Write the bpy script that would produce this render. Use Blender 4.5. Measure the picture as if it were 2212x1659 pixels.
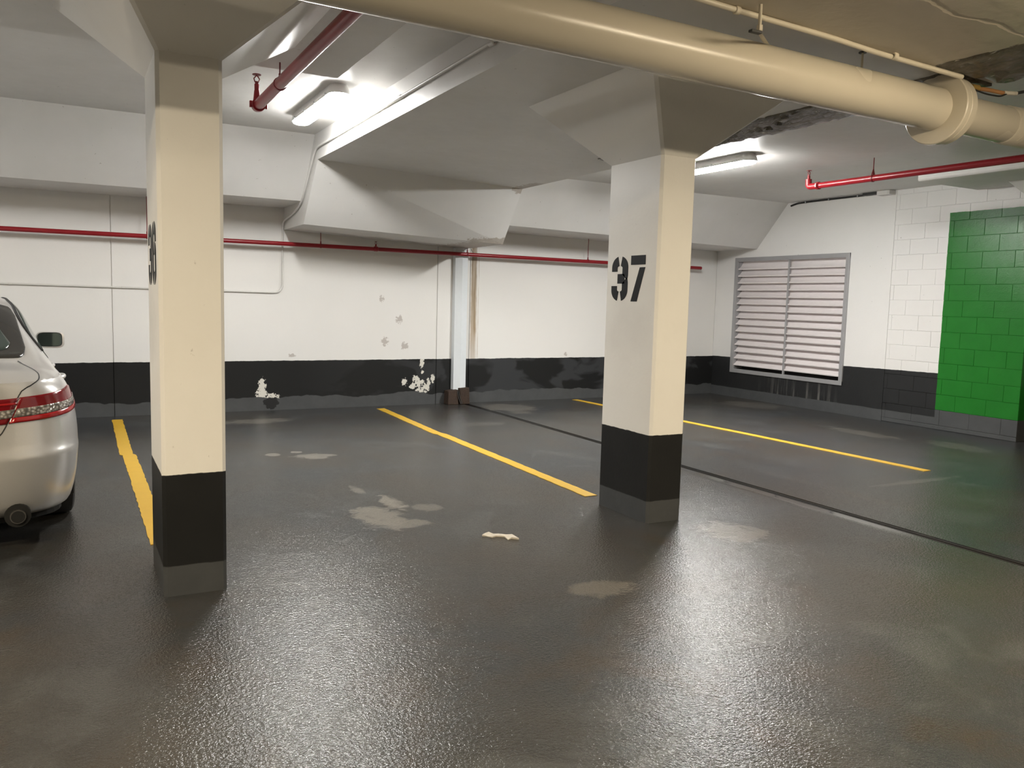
import bpy, bmesh, math, random
from mathutils import Vector, Matrix
from mathutils.bvhtree import BVHTree

random.seed(7)
D = bpy.data
SC = bpy.context.scene
COL = SC.collection
for o in list(D.objects):
    D.objects.remove(o, do_unlink=True)

# ------------------------------------------------------------------ camera
YAW, PITCH, ROLL = math.radians(28.326), math.radians(-5.748), math.radians(1.4877)
FOC_PX = 1769.46
fw = Vector((math.sin(YAW) * math.cos(PITCH), math.cos(YAW) * math.cos(PITCH), math.sin(PITCH)))
rt = Vector((math.cos(YAW), -math.sin(YAW), 0))
up = rt.cross(fw)
rt2 = rt * math.cos(ROLL) + up * math.sin(ROLL)
up2 = up * math.cos(ROLL) - rt * math.sin(ROLL)
cam_d = D.cameras.new('camera')
cam_d.sensor_fit = 'HORIZONTAL'
cam_d.sensor_width = 36.0
cam_d.lens = FOC_PX / 2212 * 36
cam = D.objects.new('camera', cam_d)
COL.objects.link(cam)
cam.matrix_world = Matrix((
    (rt2.x, up2.x, -fw.x, 0.0),
    (rt2.y, up2.y, -fw.y, 0.0),
    (rt2.z, up2.z, -fw.z, 1.5),
    (0, 0, 0, 1)))
SC.camera = cam

# ------------------------------------------------------------------ world, exposure, lamp levels
world = D.worlds.new('world')
SC.world = world
world.use_nodes = True
world.node_tree.nodes['Background'].inputs[0].default_value = (0.9, 0.95, 1.0, 1)
world.node_tree.nodes['Background'].inputs[1].default_value = 0.02
SC.view_settings.view_transform = 'Standard'
SC.view_settings.look = 'None'
SC.view_settings.exposure = 1.85
SC.view_settings.gamma = 1.0
SC.view_settings.use_curve_mapping = False
BAY_LAMP = 48.0           # tube brightness of the neutral lamps over the stalls
BAY_COL = (1.0, 0.985, 0.95)
AISLE_LAMP = 64.0         # tube brightness of the warm lamps over the aisle
AISLE_COL = (1.0, 0.84, 0.60)


# ------------------------------------------------------------------ material helper
class NT:
    def __init__(s, name, rough=0.6, metal=0.0, spec=0.5):
        s.m = D.materials.new(name)
        s.m.use_nodes = True
        s.t = s.m.node_tree
        s.b = s.t.nodes['Principled BSDF']
        s.b.inputs['Roughness'].default_value = rough
        s.b.inputs['Metallic'].default_value = metal
        s.b.inputs['Specular IOR Level'].default_value = spec
        s._pos = None

    def node(s, typ, **kw):
        n = s.t.nodes.new(typ)
        for k, v in kw.items():
            setattr(n, k, v)
        return n

    def put(s, sock, v):
        if isinstance(v, bpy.types.NodeSocket):
            s.t.links.new(v, sock)
        elif isinstance(v, (tuple, list)):
            sock.default_value = (*v, 1.0) if len(v) == 3 and sock.type == 'RGBA' else v
        else:
            sock.default_value = v

    def math(s, op, a, b=0.0, c=0.0, clamp=False):
        n = s.node('ShaderNodeMath', operation=op, use_clamp=clamp)
        s.put(n.inputs[0], a)
        s.put(n.inputs[1], b)
        s.put(n.inputs[2], c)
        return n.outputs[0]

    def pos(s):
        if not s._pos:
            g = s.node('ShaderNodeNewGeometry')
            s._pos = g.outputs['Position']
            x = s.node('ShaderNodeSeparateXYZ')
            s.t.links.new(s._pos, x.inputs[0])
            s.X, s.Y, s.Z = x.outputs
        return s._pos

    def vec(s, scale):
        s.pos()
        n = s.node('ShaderNodeVectorMath', operation='MULTIPLY')
        s.put(n.inputs[0], s._pos)
        n.inputs[1].default_value = scale
        return n.outputs[0]

    def noise(s, scale, detail=3.0, rough=0.55, vec=None, dist=0.0):
        n = s.node('ShaderNodeTexNoise')
        s.put(n.inputs['Vector'], vec if vec is not None else s.pos())
        n.inputs['Scale'].default_value = scale
        n.inputs['Detail'].default_value = detail
        n.inputs['Roughness'].default_value = rough
        n.inputs['Distortion'].default_value = dist
        return n.outputs['Fac']

    def ramp(s, v, lo, hi, a=0.0, b=1.0):
        n = s.node('ShaderNodeMapRange')
        s.put(n.inputs[0], v)
        for i, q in enumerate((lo, hi, a, b)):
            s.put(n.inputs[1 + i], q)
        return n.outputs[0]

    def mix(s, f, a, b):
        n = s.node('ShaderNodeMix', data_type='RGBA')
        s.put(n.inputs[0], f)
        s.put(n.inputs[6], a)
        s.put(n.inputs[7], b)
        return n.outputs[2]

    def blob(s, axes, c, r, nz, edge=0.12, amp=1.3):
        """soft-edged irregular patch round point c (two axes), 0..1"""
        s.pos()
        ax = {'x': s.X, 'y': s.Y, 'z': s.Z}
        d0 = s.math('DIVIDE', s.math('SUBTRACT', ax[axes[0]], c[0]), r[0])
        d1 = s.math('DIVIDE', s.math('SUBTRACT', ax[axes[1]], c[1]), r[1])
        q = s.math('ADD', s.math('MULTIPLY', d0, d0), s.math('MULTIPLY', d1, d1))
        q = s.math('ADD', q, s.math('MULTIPLY', s.math('SUBTRACT', nz, 0.5), amp * 2))
        return s.ramp(q, 1.0 - edge, 1.0 + edge, 1.0, 0.0)

    def color(s, v):
        s.put(s.b.inputs['Base Color'], v)

    def rough(s, v):
        s.put(s.b.inputs['Roughness'], v)

    def bump(s, h, strength=0.3, dist=0.01):
        n = s.node('ShaderNodeBump')
        n.inputs['Strength'].default_value = strength
        n.inputs['Distance'].default_value = dist
        s.put(n.inputs['Height'], h)
        s.t.links.new(n.outputs[0], s.b.inputs['Normal'])
        return n


M = {}


def simple(name, col, rough=0.5, metal=0.0, var=0.12, scale=18.0, bump=0.0, spec=0.5):
    """plain material with a little procedural unevenness"""
    n = NT('mat_' + name, rough, metal, spec)
    f = n.noise(scale, 4.0)
    n.color(n.mix(f, tuple(c * (1 - var) for c in col), tuple(min(1, c * (1 + var)) for c in col)))
    n.rough(n.ramp(f, 0.3, 0.7, max(0.02, rough - 0.02), min(1, rough + 0.02)))
    if bump:
        n.bump(n.noise(scale * 4, 3.0), bump, 0.004)
    M[name] = n.m
    return n.m


WHITE = (0.80, 0.795, 0.775)
BLACK = (0.020, 0.021, 0.022)
GREYB = (0.060, 0.063, 0.066)

# white painted concrete of ceilings and beams
n = NT('mat_ceiling_paint', 0.42)
f = n.noise(0.9, 4.0, 0.6)
g = n.noise(9.0, 4.0, 0.6)
c = n.mix(n.ramp(f, 0.35, 0.7), (0.66, 0.65, 0.63), (0.73, 0.72, 0.70))
spots = n.ramp(n.noise(26.0, 2.0, 0.5), 0.745, 0.77)
c = n.mix(n.math('MULTIPLY', spots, 0.5), c, (0.30, 0.27, 0.23))
nzs = n.noise(16.0, 5.0, 0.7)
chip = n.blob('xz', (4.86, 2.265), (.28, .055), nzs, 0.25, 3.0)
chip = n.math('MAXIMUM', chip, n.blob('xz', (5.0, 2.90), (.10, .05), nzs, 0.25, 3.0))
chip = n.math('MULTIPLY', chip, n.ramp(n.Y, 8.6, 8.7))
c = n.mix(n.math('MULTIPLY', chip, 0.75), c, n.mix(nzs, (0.20, 0.15, 0.10), (0.55, 0.50, 0.44)))
n.color(c)
n.rough(n.ramp(g, 0.3, 0.7, 0.38, 0.55))
n.bump(n.math('ADD', n.math('MULTIPLY', g, 1.0), n.math('MULTIPLY', n.noise(2.2, 3.0, 0.5), 3.0)), 0.25, 0.006)
M['ceiling'] = n.m

# cream glossy paint on the band above the aisle
n = NT('mat_aisle_soffit', 0.34)
f = n.noise(1.6, 5.0, 0.6)
c = n.mix(f, (0.50, 0.44, 0.35), (0.60, 0.54, 0.44))
crack = n.math('ABSOLUTE', n.math('SUBTRACT', n.Y if n.pos() else 0, n.math('ADD', 2.50, n.math('MULTIPLY', n.math('SUBTRACT', n.noise(3.0, 4.0), 0.5), 0.22))))
crk = n.ramp(crack, 0.004, 0.02, 1.0, 0.0)
n.color(n.mix(n.math('MULTIPLY', crk, 0.4), c, (0.25, 0.22, 0.17)))
n.bump(n.math('ADD', n.math('MULTIPLY', n.noise(7.0, 4.0), 0.6), n.math('MULTIPLY', crk, -0.7)), 0.5, 0.02)
M['soffit'] = n.m

# damp, flaking concrete along the expansion joint overhead
n = NT('mat_damp_concrete', 0.18)
f = n.noise(6.0, 6.0, 0.7, vec=n.vec((2.2, 0.6, 2.2)))
c = n.mix(n.ramp(f, 0.35, 0.65), (0.045, 0.036, 0.020), (0.17, 0.145, 0.10))
c = n.mix(n.ramp(n.noise(9.0, 5.0, 0.7, vec=n.vec((3, 0.7, 3))), 0.60, 0.70), c, (0.62, 0.60, 0.55))
n.color(c)
n.bump(f, 0.9, 0.03)
M['damp'] = n.m

# columns: cream white above, black band, grey foot
n = NT('mat_column_paint', 0.45, 0.0, 0.3)
n.pos()
e = n.math('MULTIPLY', n.math('SUBTRACT', n.noise(14.0, 3.0), 0.5), 0.012)
zz = n.math('ADD', n.Z, e)
f = n.noise(3.0, 5.0, 0.6)
wht = n.mix(f, (0.74, 0.725, 0.69), (0.81, 0.80, 0.77))
scuff = n.ramp(n.noise(22.0, 3.0, 0.6), 0.72, 0.76)
wht = n.mix(n.math('MULTIPLY', scuff, 0.45), wht, (0.34, 0.32, 0.29))
smear = n.blob('yz', (4.7, 1.33), (0.22, 0.18), n.noise(7.0, 4.0), 0.9, 1.5)
wht = n.mix(n.math('MULTIPLY', smear, 0.14), wht, (0.42, 0.40, 0.38))
c = n.mix(n.ramp(zz, 0.611, 0.615), n.mix(n.noise(5.0, 4.0), (0.009, 0.0095, 0.010), (0.016, 0.0165, 0.017)), wht)
c = n.mix(n.ramp(zz, 0.150, 0.156, 1.0, 0.0), c, n.mix(n.noise(8.0, 4.0), (0.045, 0.048, 0.052), (0.07, 0.074, 0.078)))
n.color(c)
n.bump(n.math('ADD', n.noise(40.0, 3.0), n.math('MULTIPLY', n.noise(4.0, 3.0), 2.0)), 0.18, 0.004)
M['column'] = n.m

# back wall
n = NT('mat_back_wall_paint', 0.5, 0.0, 0.3)
n.pos()
f = n.noise(0.8, 4.0, 0.6)
wht = n.mix(f, (0.74, 0.73, 0.705), (0.80, 0.79, 0.77))
xz = n.vec((1, 0, 1))
# scuffed chips on the white part
nzc = n.noise(26.0, 4.0, 0.65, vec=xz)
chips = 0.0
for cx, cz, rx, rz in ((3.785, 1.494, .03, .05), (4.04, 1.21, .05, .05), (3.83, .90, .05, .06), (4.126, .834, .05, .05), (2.55, .72, .05, .02), (6.8, .70, .03, .03)):
    chips = n.math('MAXIMUM', chips, n.blob('xz', (cx, cz), (rx, rz), nzc, 0.2, 3.6))
wht = n.mix(n.math('MULTIPLY', chips, 0.75), wht, (0.42, 0.38, 0.35))
# rust run below the joint
w = n.math('MULTIPLY', n.math('SUBTRACT', n.noise(1.6, 3.0, vec=n.vec((0, 0, 2))), 0.5), 0.05)
xs = n.math('ABSOLUTE', n.math('SUBTRACT', n.X, n.math('ADD', 5.185, w)))
run = n.ramp(xs, 0.030, 0.060, 1.0, 0.0)
streak = n.ramp(n.noise(1.0, 4.0, 0.7, vec=n.vec((95, 0, 1.2))), 0.30, 0.62)
run = n.math('MULTIPLY', run, n.ramp(streak, 0.0, 1.0, 0.55, 1.0))
run = n.math('MULTIPLY', run, n.ramp(n.Z, 0.62, 1.1, 0.45, 1.0))
wht = n.mix(run, wht, n.mix(n.math('MULTIPLY', streak, n.ramp(n.Z, 1.0, 2.1, 0.5, 1.0)), (0.42, 0.30, 0.165), (0.14, 0.088, 0.036)))
thin = n.math('MULTIPLY', n.ramp(n.math('ABSOLUTE', n.math('SUBTRACT', n.X, 5.262)), 0.002, 0.012, 1.0, 0.0), n.ramp(n.noise(2.0, 4.0, vec=n.vec((20, 0, 2))), 0.4, 0.6))
wht = n.mix(n.math('MULTIPLY', thin, 0.5), wht, (0.40, 0.31, 0.20))
# black band with repainted patches
patch = n.ramp(n.noise(1.5, 3.0, 0.5, vec=n.vec((1.0, 0, 1.6)), dist=0.6), 0.47, 0.53)
right = n.ramp(n.X, 2.6, 5.4, 0.0, 1.0)
blk = n.mix(n.math('MULTIPLY', patch, right), (0.010, 0.0105, 0.011), (0.034, 0.036, 0.039))
nzp = n.noise(22.0, 4.0, 0.62, vec=xz)
peel = 0.0
for cx, cz, rx, rz in ((2.17, .30, .045, .13), (2.16, .21, .07, .07), (2.30, .175, .075, .045),
                       (4.39, .61, .03, .09), (4.40, .46, .02, .02), (4.13, .33, .045, .05), (4.30, .37, .05, .05), (4.36, .31, .07, .05),
                       (4.50, .31, .03, .06), (4.47, .24, .05, .04), (4.39, .20, .09, .04), (4.26, .27, .05, .04), (4.56, .37, .03, .06)):
    peel = n.math('MAXIMUM', peel, n.blob('xz', (cx, cz), (rx, rz), nzp, 0.12, 3.4))
blk = n.mix(peel, blk, (0.66, 0.64, 0.58))
edge = n.math('MULTIPLY', n.math('SUBTRACT', n.noise(7.0, 4.0, vec=xz), 0.5), 0.02)
c = n.mix(n.ramp(n.math('ADD', n.Z, edge), 0.648, 0.653), blk, wht)
foot = n.math('ADD', n.Z, n.math('MULTIPLY', n.math('SUBTRACT', n.noise(2.5, 3.0, vec=n.vec((1, 0, 0.4))), 0.5), 0.16))
grey = n.mix(n.noise(6.0, 5.0, 0.6), (0.050, 0.053, 0.056), (0.085, 0.088, 0.090))
c = n.mix(n.ramp(foot, 0.160, 0.168, 1.0, 0.0), c, grey)
blot = n.blob('xz', (2.285, .10), (.085, .085), n.noise(14.0, 3.0, vec=xz), 0.1, 2.0)
c = n.mix(blot, c, (0.018, 0.018, 0.019))
n.color(c)
n.bump(n.math('ADD', n.noise(30.0, 3.0), n.math('MULTIPLY', n.noise(3.0, 3.0), 3.0)), 0.15, 0.004)
M['back_wall'] = n.m

# right wall: white / black band / green panel / grey foot
n = NT('mat_right_wall_paint', 0.45, 0.0, 0.4)
n.pos()
f = n.noise(1.2, 4.0, 0.6)
wht = n.mix(f, (0.74, 0.73, 0.71), (0.80, 0.79, 0.775))
spot = n.math('MULTIPLY', n.ramp(n.noise(20.0, 2.0), 0.74, 0.77), 0.5)
wht = n.mix(spot, wht, (0.25, 0.24, 0.22))
# pale lime runs below the grille
blk = n.mix(n.noise(3.0, 4.0), (0.011, 0.0115, 0.0125), (0.020, 0.021, 0.022))
lime = n.math('MULTIPLY', n.ramp(n.noise(1.0, 4.0, 0.7, vec=n.vec((0, 14, 0.8))), 0.50, 0.70), n.math('MULTIPLY', n.ramp(n.Y, 8.1, 8.3), n.ramp(n.Y, 9.4, 9.8, 1.0, 0.0)))
lime = n.math('MULTIPLY', lime, n.ramp(n.Z, 0.05, 0.45, 1.0, 0.5))
blk = n.mix(n.math('MULTIPLY', lime, 0.45), blk, (0.30, 0.29, 0.27))
top = n.math('ADD', 0.657, n.math('MULTIPLY', n.math('SUBTRACT', 10.86, n.Y), 0.016))
e = n.math('MULTIPLY', n.math('SUBTRACT', n.noise(9.0, 3.0), 0.5), 0.012)
c = n.mix(n.ramp(n.math('ADD', n.math('SUBTRACT', n.Z, top), e), -0.002, 0.002), blk, wht)
grn = n.mix(n.noise(4.0, 5.0, 0.6), (0.010, 0.145, 0.014), (0.016, 0.19, 0.021))
inY = n.ramp(n.math('ADD', n.Y, e), 6.652, 6.656, 1.0, 0.0)
inZ = n.math('MULTIPLY', n.ramp(n.math('ADD', n.Z, e), 0.250, 0.254), n.ramp(n.math('ADD', n.Z, e), 2.752, 2.756, 1.0, 0.0))
isg = n.math('MULTIPLY', inY, inZ)
foot = n.math('ADD', n.Z, n.math('MULTIPLY', n.math('SUBTRACT', n.noise(3.0, 3.0), 0.5), 0.03))
grey = n.mix(n.noise(6.0, 5.0, 0.6), (0.050, 0.053, 0.056), (0.080, 0.083, 0.086))
c = n.mix(n.ramp(foot, 0.150, 0.158, 1.0, 0.0), c, grey)
lowg = n.math('MULTIPLY', inY, n.ramp(n.Z, 0.250, 0.254, 1.0, 0.0))
c = n.mix(lowg, c, grey)
c = n.mix(isg, c, grn)
n.color(c)
n.rough(n.mix(isg, (0.5, 0.5, 0.5), (0.24, 0.24, 0.24)))
n.bump(n.math('ADD', n.noise(60.0, 4.0, 0.65), n.math('MULTIPLY', n.noise(12.0, 3.0), 1.2)), 0.32, 0.006)
M['right_wall'] = n.m

# unseen side walls
n = NT('mat_plain_wall_paint', 0.5)
n.pos()
wht = n.mix(n.noise(1.0, 4.0), (0.72, 0.70, 0.67), (0.78, 0.77, 0.74))
n.color(n.mix(n.ramp(n.Z, 0.648, 0.653), BLACK, wht))
M['plain_wall'] = n.m

# coated floor
n = NT('mat_floor_coating', 0.25, 0.0, 0.5)
n.pos()
f = n.noise(0.55, 5.0, 0.62, dist=0.4)
g = n.noise(1.7, 6.0, 0.65, dist=0.8)
c = n.mix(n.ramp(f, 0.35, 0.65), (0.033, 0.037, 0.041), (0.049, 0.044, 0.037))
c = n.mix(n.ramp(g, 0.50, 0.66, 0.0, 0.8), c, (0.045, 0.036, 0.027))
c = n.mix(n.ramp(g, 0.34, 0.46, 0.7, 0.0), c, (0.066, 0.068, 0.067))
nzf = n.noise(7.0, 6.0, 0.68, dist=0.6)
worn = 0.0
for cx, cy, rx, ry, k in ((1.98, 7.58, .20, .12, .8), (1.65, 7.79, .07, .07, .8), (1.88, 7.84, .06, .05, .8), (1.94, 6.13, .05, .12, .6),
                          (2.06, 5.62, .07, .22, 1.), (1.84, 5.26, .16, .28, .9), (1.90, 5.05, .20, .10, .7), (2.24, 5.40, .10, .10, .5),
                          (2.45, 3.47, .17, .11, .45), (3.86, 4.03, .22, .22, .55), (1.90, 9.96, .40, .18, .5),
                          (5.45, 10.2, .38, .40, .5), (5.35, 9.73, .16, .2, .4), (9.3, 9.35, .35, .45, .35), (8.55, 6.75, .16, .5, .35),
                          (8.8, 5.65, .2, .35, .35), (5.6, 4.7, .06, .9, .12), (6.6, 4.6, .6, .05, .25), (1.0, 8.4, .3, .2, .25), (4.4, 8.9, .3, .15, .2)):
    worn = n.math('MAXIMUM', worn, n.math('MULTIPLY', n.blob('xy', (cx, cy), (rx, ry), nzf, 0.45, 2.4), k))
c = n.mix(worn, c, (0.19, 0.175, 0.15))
spk = n.ramp(n.noise(38.0, 2.0), 0.80, 0.82)
c = n.mix(spk, c, (0.02, 0.018, 0.016))
n.color(c)
pud = n.math('MULTIPLY', n.ramp(n.math('ABSOLUTE', n.math('SUBTRACT', n.X, n.math('ADD', 4.96, n.math('MULTIPLY', n.math('SUBTRACT', n.noise(1.3, 3.0), 0.5), 0.12)))), 0.03, 0.10, 1.0, 0.0),
             n.math('MULTIPLY', n.ramp(n.Y, 3.2, 3.8), n.ramp(n.Y, 5.3, 5.7, 1.0, 0.0)))
tex = n.noise(72.0, 2.0, 0.5)
tex2 = n.noise(170.0, 2.0, 0.5)
h = n.math('ADD', n.math('MULTIPLY', tex, 1.0), n.math('MULTIPLY', tex2, 0.5))
h = n.math('MULTIPLY', h, n.math('SUBTRACT', 1.0, n.math('MULTIPLY', pud, 0.95)))
n.rough(n.math('SUBTRACT', n.ramp(n.noise(1.2, 4.0), 0.3, 0.7, 0.16, 0.23), n.math('MULTIPLY', pud, 0.2)))
n.bump(h, 1.0, 0.0029)
M['floor'] = n.m

simple('joint_seal', (0.016, 0.014, 0.012), 0.35, bump=0.3)
# yellow stall paint, a little worn
n = NT('mat_stall_paint', 0.42)
f = n.noise(9.0, 5.0, 0.7)
c = n.mix(f, (0.56, 0.33, 0.020), (0.66, 0.41, 0.030))
n.color(n.mix(n.ramp(n.noise(24.0, 5.0, 0.75), 0.64, 0.74, 0.0, 0.6), c, (0.26, 0.18, 0.06)))
n.bump(n.noise(90.0, 3.0), 0.35, 0.004)
M['yellow'] = n.m

simple('red_pipe', (0.27, 0.009, 0.016), 0.30, var=0.06, scale=5.0)
simple('red_hanger', (0.20, 0.012, 0.016), 0.45)
simple('pipe_cream', (0.64, 0.585, 0.475), 0.27, var=0.01, scale=0.6)
simple('conduit_white', (0.66, 0.65, 0.62), 0.38, var=0.06)
simple('conduit_cream', (0.66, 0.60, 0.48), 0.35, var=0.06)
simple('steel', (0.42, 0.43, 0.44), 0.38, 0.75, var=0.15)
simple('dark_steel', (0.05, 0.05, 0.05), 0.45, 0.4)
simple('white_metal', (0.72, 0.76, 0.79), 0.38, var=0.03)
simple('housing', (0.66, 0.65, 0.63), 0.45)
simple('louver_frame', (0.40, 0.40, 0.41), 0.40, 0.35, var=0.10, scale=8.0)
simple('louver_blade', (0.84, 0.79, 0.79), 0.36, 0.10, var=0.05)
simple('plenum', (0.035, 0.03, 0.03), 0.8)
simple('black_cable', (0.012, 0.012, 0.012), 0.5)
simple('brass', (0.55, 0.36, 0.10), 0.35, 0.6)
simple('copper_tape', (0.36, 0.17, 0.06), 0.5)
simple('stencil_black', (0.010, 0.011, 0.012), 0.6, spec=0.2)
simple('paper', (0.52, 0.48, 0.41), 0.8, var=.35, scale=40.0)
simple('tyre', (0.012, 0.012, 0.012), 0.75, bump=0.2)
simple('wheel_metal', (0.45, 0.46, 0.47), 0.3, 0.9)
simple('underbody', (0.008, 0.008, 0.008), 0.8)
simple('car_glass', (0.055, 0.075, 0.070), 0.04, var=0.02, spec=0.8)
simple('window_border', (0.045, 0.044, 0.043), 0.16, var=0.03)
simple('mirror_glass', (0.10, 0.13, 0.12), 0.03, 0.7, var=0.02)
simple('seam', (0.012, 0.012, 0.012), 0.6)
simple('lens_red_deep', (0.21, 0.006, 0.010), 0.10, var=0.08, spec=0.7)
simple('lens_red_bright', (0.42, 0.012, 0.014), 0.12, var=0.15, spec=0.7)
simple('exhaust', (0.30, 0.29, 0.27), 0.3, 0.9)
# rusted foot
n = NT('mat_rust', 0.8)
f = n.noise(22.0, 5.0, 0.7)
n.color(n.mix(f, (0.012, 0.008, 0.006), (0.060, 0.032, 0.018)))
n.bump(f, 0.6, 0.01)
M['rust'] = n.m
# silver metallic car paint
n = NT('mat_car_silver', 0.30, 0.40)
f = n.noise(420.0, 2.0)
n.color(n.mix(f, (0.60, 0.595, 0.585), (0.72, 0.71, 0.70)))
n.b.inputs['Coat Weight'].default_value = 0.6
n.b.inputs['Coat Roughness'].default_value = 0.08
M['silver'] = n.m
# clear faceted reflector band of the tail lamp
n = NT('mat_lamp_reflector', 0.12, 0.3)
v = n.node('ShaderNodeTexVoronoi')
n.put(v.inputs['Vector'], n.pos())
v.inputs['Scale'].default_value = 55.0
n.color(n.mix(n.ramp(v.outputs['Distance'], 0.1, 0.6), (0.72, 0.69, 0.64), (0.20, 0.18, 0.16)))
n.bump(v.outputs['Distance'], 0.6, 0.01)
M['reflector'] = n.m


def lamp_mat(name, col, strength):
    n = NT(name, 0.4)
    n.b.inputs['Emission Color'].default_value = (*col, 1)
    n.b.inputs['Emission Strength'].default_value = strength
    n.color((0.8, 0.8, 0.8))
    return n.m


M['lamp_bay'] = lamp_mat('mat_lamp_bay', BAY_COL, BAY_LAMP)
M['lamp_far'] = lamp_mat('mat_lamp_far', BAY_COL, BAY_LAMP * 1.8)
M['lamp_aisle'] = lamp_mat('mat_lamp_aisle', AISLE_COL, AISLE_LAMP)


# ------------------------------------------------------------------ object helpers
def tag(o, label=None, cat=None, group=None, kind=None):
    for k, v in (('label', label), ('category', cat), ('group', group), ('kind', kind)):
        if v:
            o[k] = v
    return o


def thing(name, loc, label, cat, group=None, rz=0.0):
    o = D.objects.new(name, None)
    o.empty_display_size = 0.1
    o.location = loc
    o.rotation_euler = (0, 0, rz)
    COL.objects.link(o)
    return tag(o, label, cat, group)


def worldloc(o):
    v = Vector((0, 0, 0))
    while o:
        v += Vector(o.location)
        o = o.parent
    return v


def mk(name, verts, faces, mat, parent=None, smooth=False, local=False, bevel=0.0, seg=2):
    """link one mesh; verts are world coordinates unless local"""
    bm = bmesh.new()
    off = Vector((0, 0, 0)) if (local or not parent) else worldloc(parent)
    vs = [bm.verts.new(Vector(v) - off) for v in verts]
    for f in faces:
        try:
            bm.faces.new([vs[i] for i in f])
        except ValueError:
            pass
    bmesh.ops.recalc_face_normals(bm, faces=bm.faces)
    if bevel:
        bmesh.ops.bevel(bm, geom=[e for e in bm.edges], offset=bevel, segments=seg, affect='EDGES', profile=0.5)
    me = D.meshes.new(name)
    bm.to_mesh(me)
    bm.free()
    if smooth:
        me.shade_smooth()
        if smooth != 'all':
            me.set_sharp_from_angle(angle=math.radians(38))
    me.materials.append(M[mat])
    o = D.objects.new(name, me)
    COL.objects.link(o)
    if parent:
        o.parent = parent
    return o


BF = [(0, 3, 2, 1), (4, 5, 6, 7), (0, 1, 5, 4), (1, 2, 6, 5), (2, 3, 7, 6), (3, 0, 4, 7)]


def boxv(x0, x1, y0, y1, z0, z1):
    return [(x0, y0, z0), (x1, y0, z0), (x1, y1, z0), (x0, y1, z0), (x0, y0, z1), (x1, y0, z1), (x1, y1, z1), (x0, y1, z1)]


def box(name, b, mat, parent=None, bevel=0.0, **k):
    return mk(name, boxv(*b), BF, mat, parent, bevel=bevel, **k)


def multi(name, shapes, mat, parent=None, **k):
    V, F = [], []
    for v, f in shapes:
        n0 = len(V)
        V += list(v)
        F += [tuple(i + n0 for i in q) for q in f]
    return mk(name, V, F, mat, parent, **k)


def fillet(pts, r, n=5):
    pts = [Vector(p) for p in pts]
    out = [pts[0]]
    for a, b, c in zip(pts, pts[1:], pts[2:]):
        d1, d2 = (a - b), (c - b)
        l = min(r, d1.length * .45, d2.length * .45)
        p, q = b + d1.normalized() * l, b + d2.normalized() * l
        for i in range(n + 1):
            t = i / n
            out.append(p * (1 - t) ** 2 + b * 2 * t * (1 - t) + q * t * t)
    out.append(pts[-1])
    return out


def tubev(pts, r, seg=12, cap=True):
    pts = [Vector(p) for p in pts]
    rs = r if isinstance(r, (list, tuple)) else [r] * len(pts)
    V, F = [], []
    t0 = (pts[1] - pts[0]).normalized()
    nrm = t0.orthogonal().normalized()
    for i, p in enumerate(pts):
        a = pts[max(0, i - 1)]
        b = pts[min(len(pts) - 1, i + 1)]
        t = (b - a)
        t = t.normalized() if t.length > 1e-9 else t0
        nrm = (nrm - t * nrm.dot(t))
        nrm = nrm.normalized() if nrm.length > 1e-6 else t.orthogonal().normalized()
        bn = t.cross(nrm)
        for k in range(seg):
            q = 2 * math.pi * k / seg
            V.append(p + (nrm * math.cos(q) + bn * math.sin(q)) * rs[i])
    for i in range(len(pts) - 1):
        for k in range(seg):
            k2 = (k + 1) % seg
            F.append((i * seg + k, i * seg + k2, (i + 1) * seg + k2, (i + 1) * seg + k))
    if cap:
        F.append(tuple(range(seg))[::-1])
        m = (len(pts) - 1) * seg
        F.append(tuple(range(m, m + seg)))
    return V, F


def tube(name, pts, r, mat, parent=None, seg=12, fil=0.0, local=False, n=5):
    if fil:
        pts = fillet(pts, fil, n)
    v, f = tubev(pts, r, seg)
    return mk(name, v, f, mat, parent, smooth=True, local=local)


def prism(name, prof_a, prof_b, mat, parent=None, bevel=0.0, smooth=False):
    """loft between two equal-length 3-D polygons"""
    k = len(prof_a)
    F = [tuple(range(k))[::-1], tuple(range(k, 2 * k))]
    F += [(i, (i + 1) % k, k + (i + 1) % k, k + i) for i in range(k)]
    return mk(name, list(prof_a) + list(prof_b), F, mat, parent, bevel=bevel, smooth=smooth)


def copy_tree(o, parent=None):
    c = o.copy()
    COL.objects.link(c)
    c.parent = parent
    for ch in list(o.children):
        copy_tree(ch, c)
    return c


def struct(o):
    return tag(o, kind='structure')


# ------------------------------------------------------------------ the setting
XL, XR2, YB, YW, XR, XJ = -9.0, 15.0, -8.0, 10.87, 9.8, 5.03
# floor in two pours, with the expansion joint between them
fl = struct(multi('floor', [(boxv(XL, XJ - .045, YB, YW + .2, -.2, 0), BF), (boxv(XJ + .045, XR2, YB, YW + .2, -.2, 0), BF)], 'floor'))
box('expansion_joint', (XJ - .045, XJ + .045, YB, YW, -.2, -.016), 'joint_seal', fl)
for dx in (-.034, -.005, .032):
    tube('joint_lip', [(XJ + dx, YB, -.010), (XJ + dx, YW - .1, -.010)], .006, 'joint_seal', fl, seg=6)

# ceilings
struct(box('ceiling_stall_bay', (XL, 2.45, YB, YW + .2, 3.30, 3.5), 'ceiling'))
struct(box('ceiling_far_bay', (XJ, XR2, YB, YW + .2, 3.12, 3.5), 'ceiling'))


def zband(x):
    return 3.012 - 0.0400 * (x - 2.45)


def tilted(name, x0, x1, y0, y1, zf, ztop, mat, parent=None):
    v = [(x0, y0, zf(x0)), (x1, y0, zf(x1)), (x1, y1, zf(x1)), (x0, y1, zf(x0)), (x0, y0, ztop), (x1, y0, ztop), (x1, y1, ztop), (x0, y1, ztop)]
    return mk(name, v, BF, mat, parent)


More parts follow.
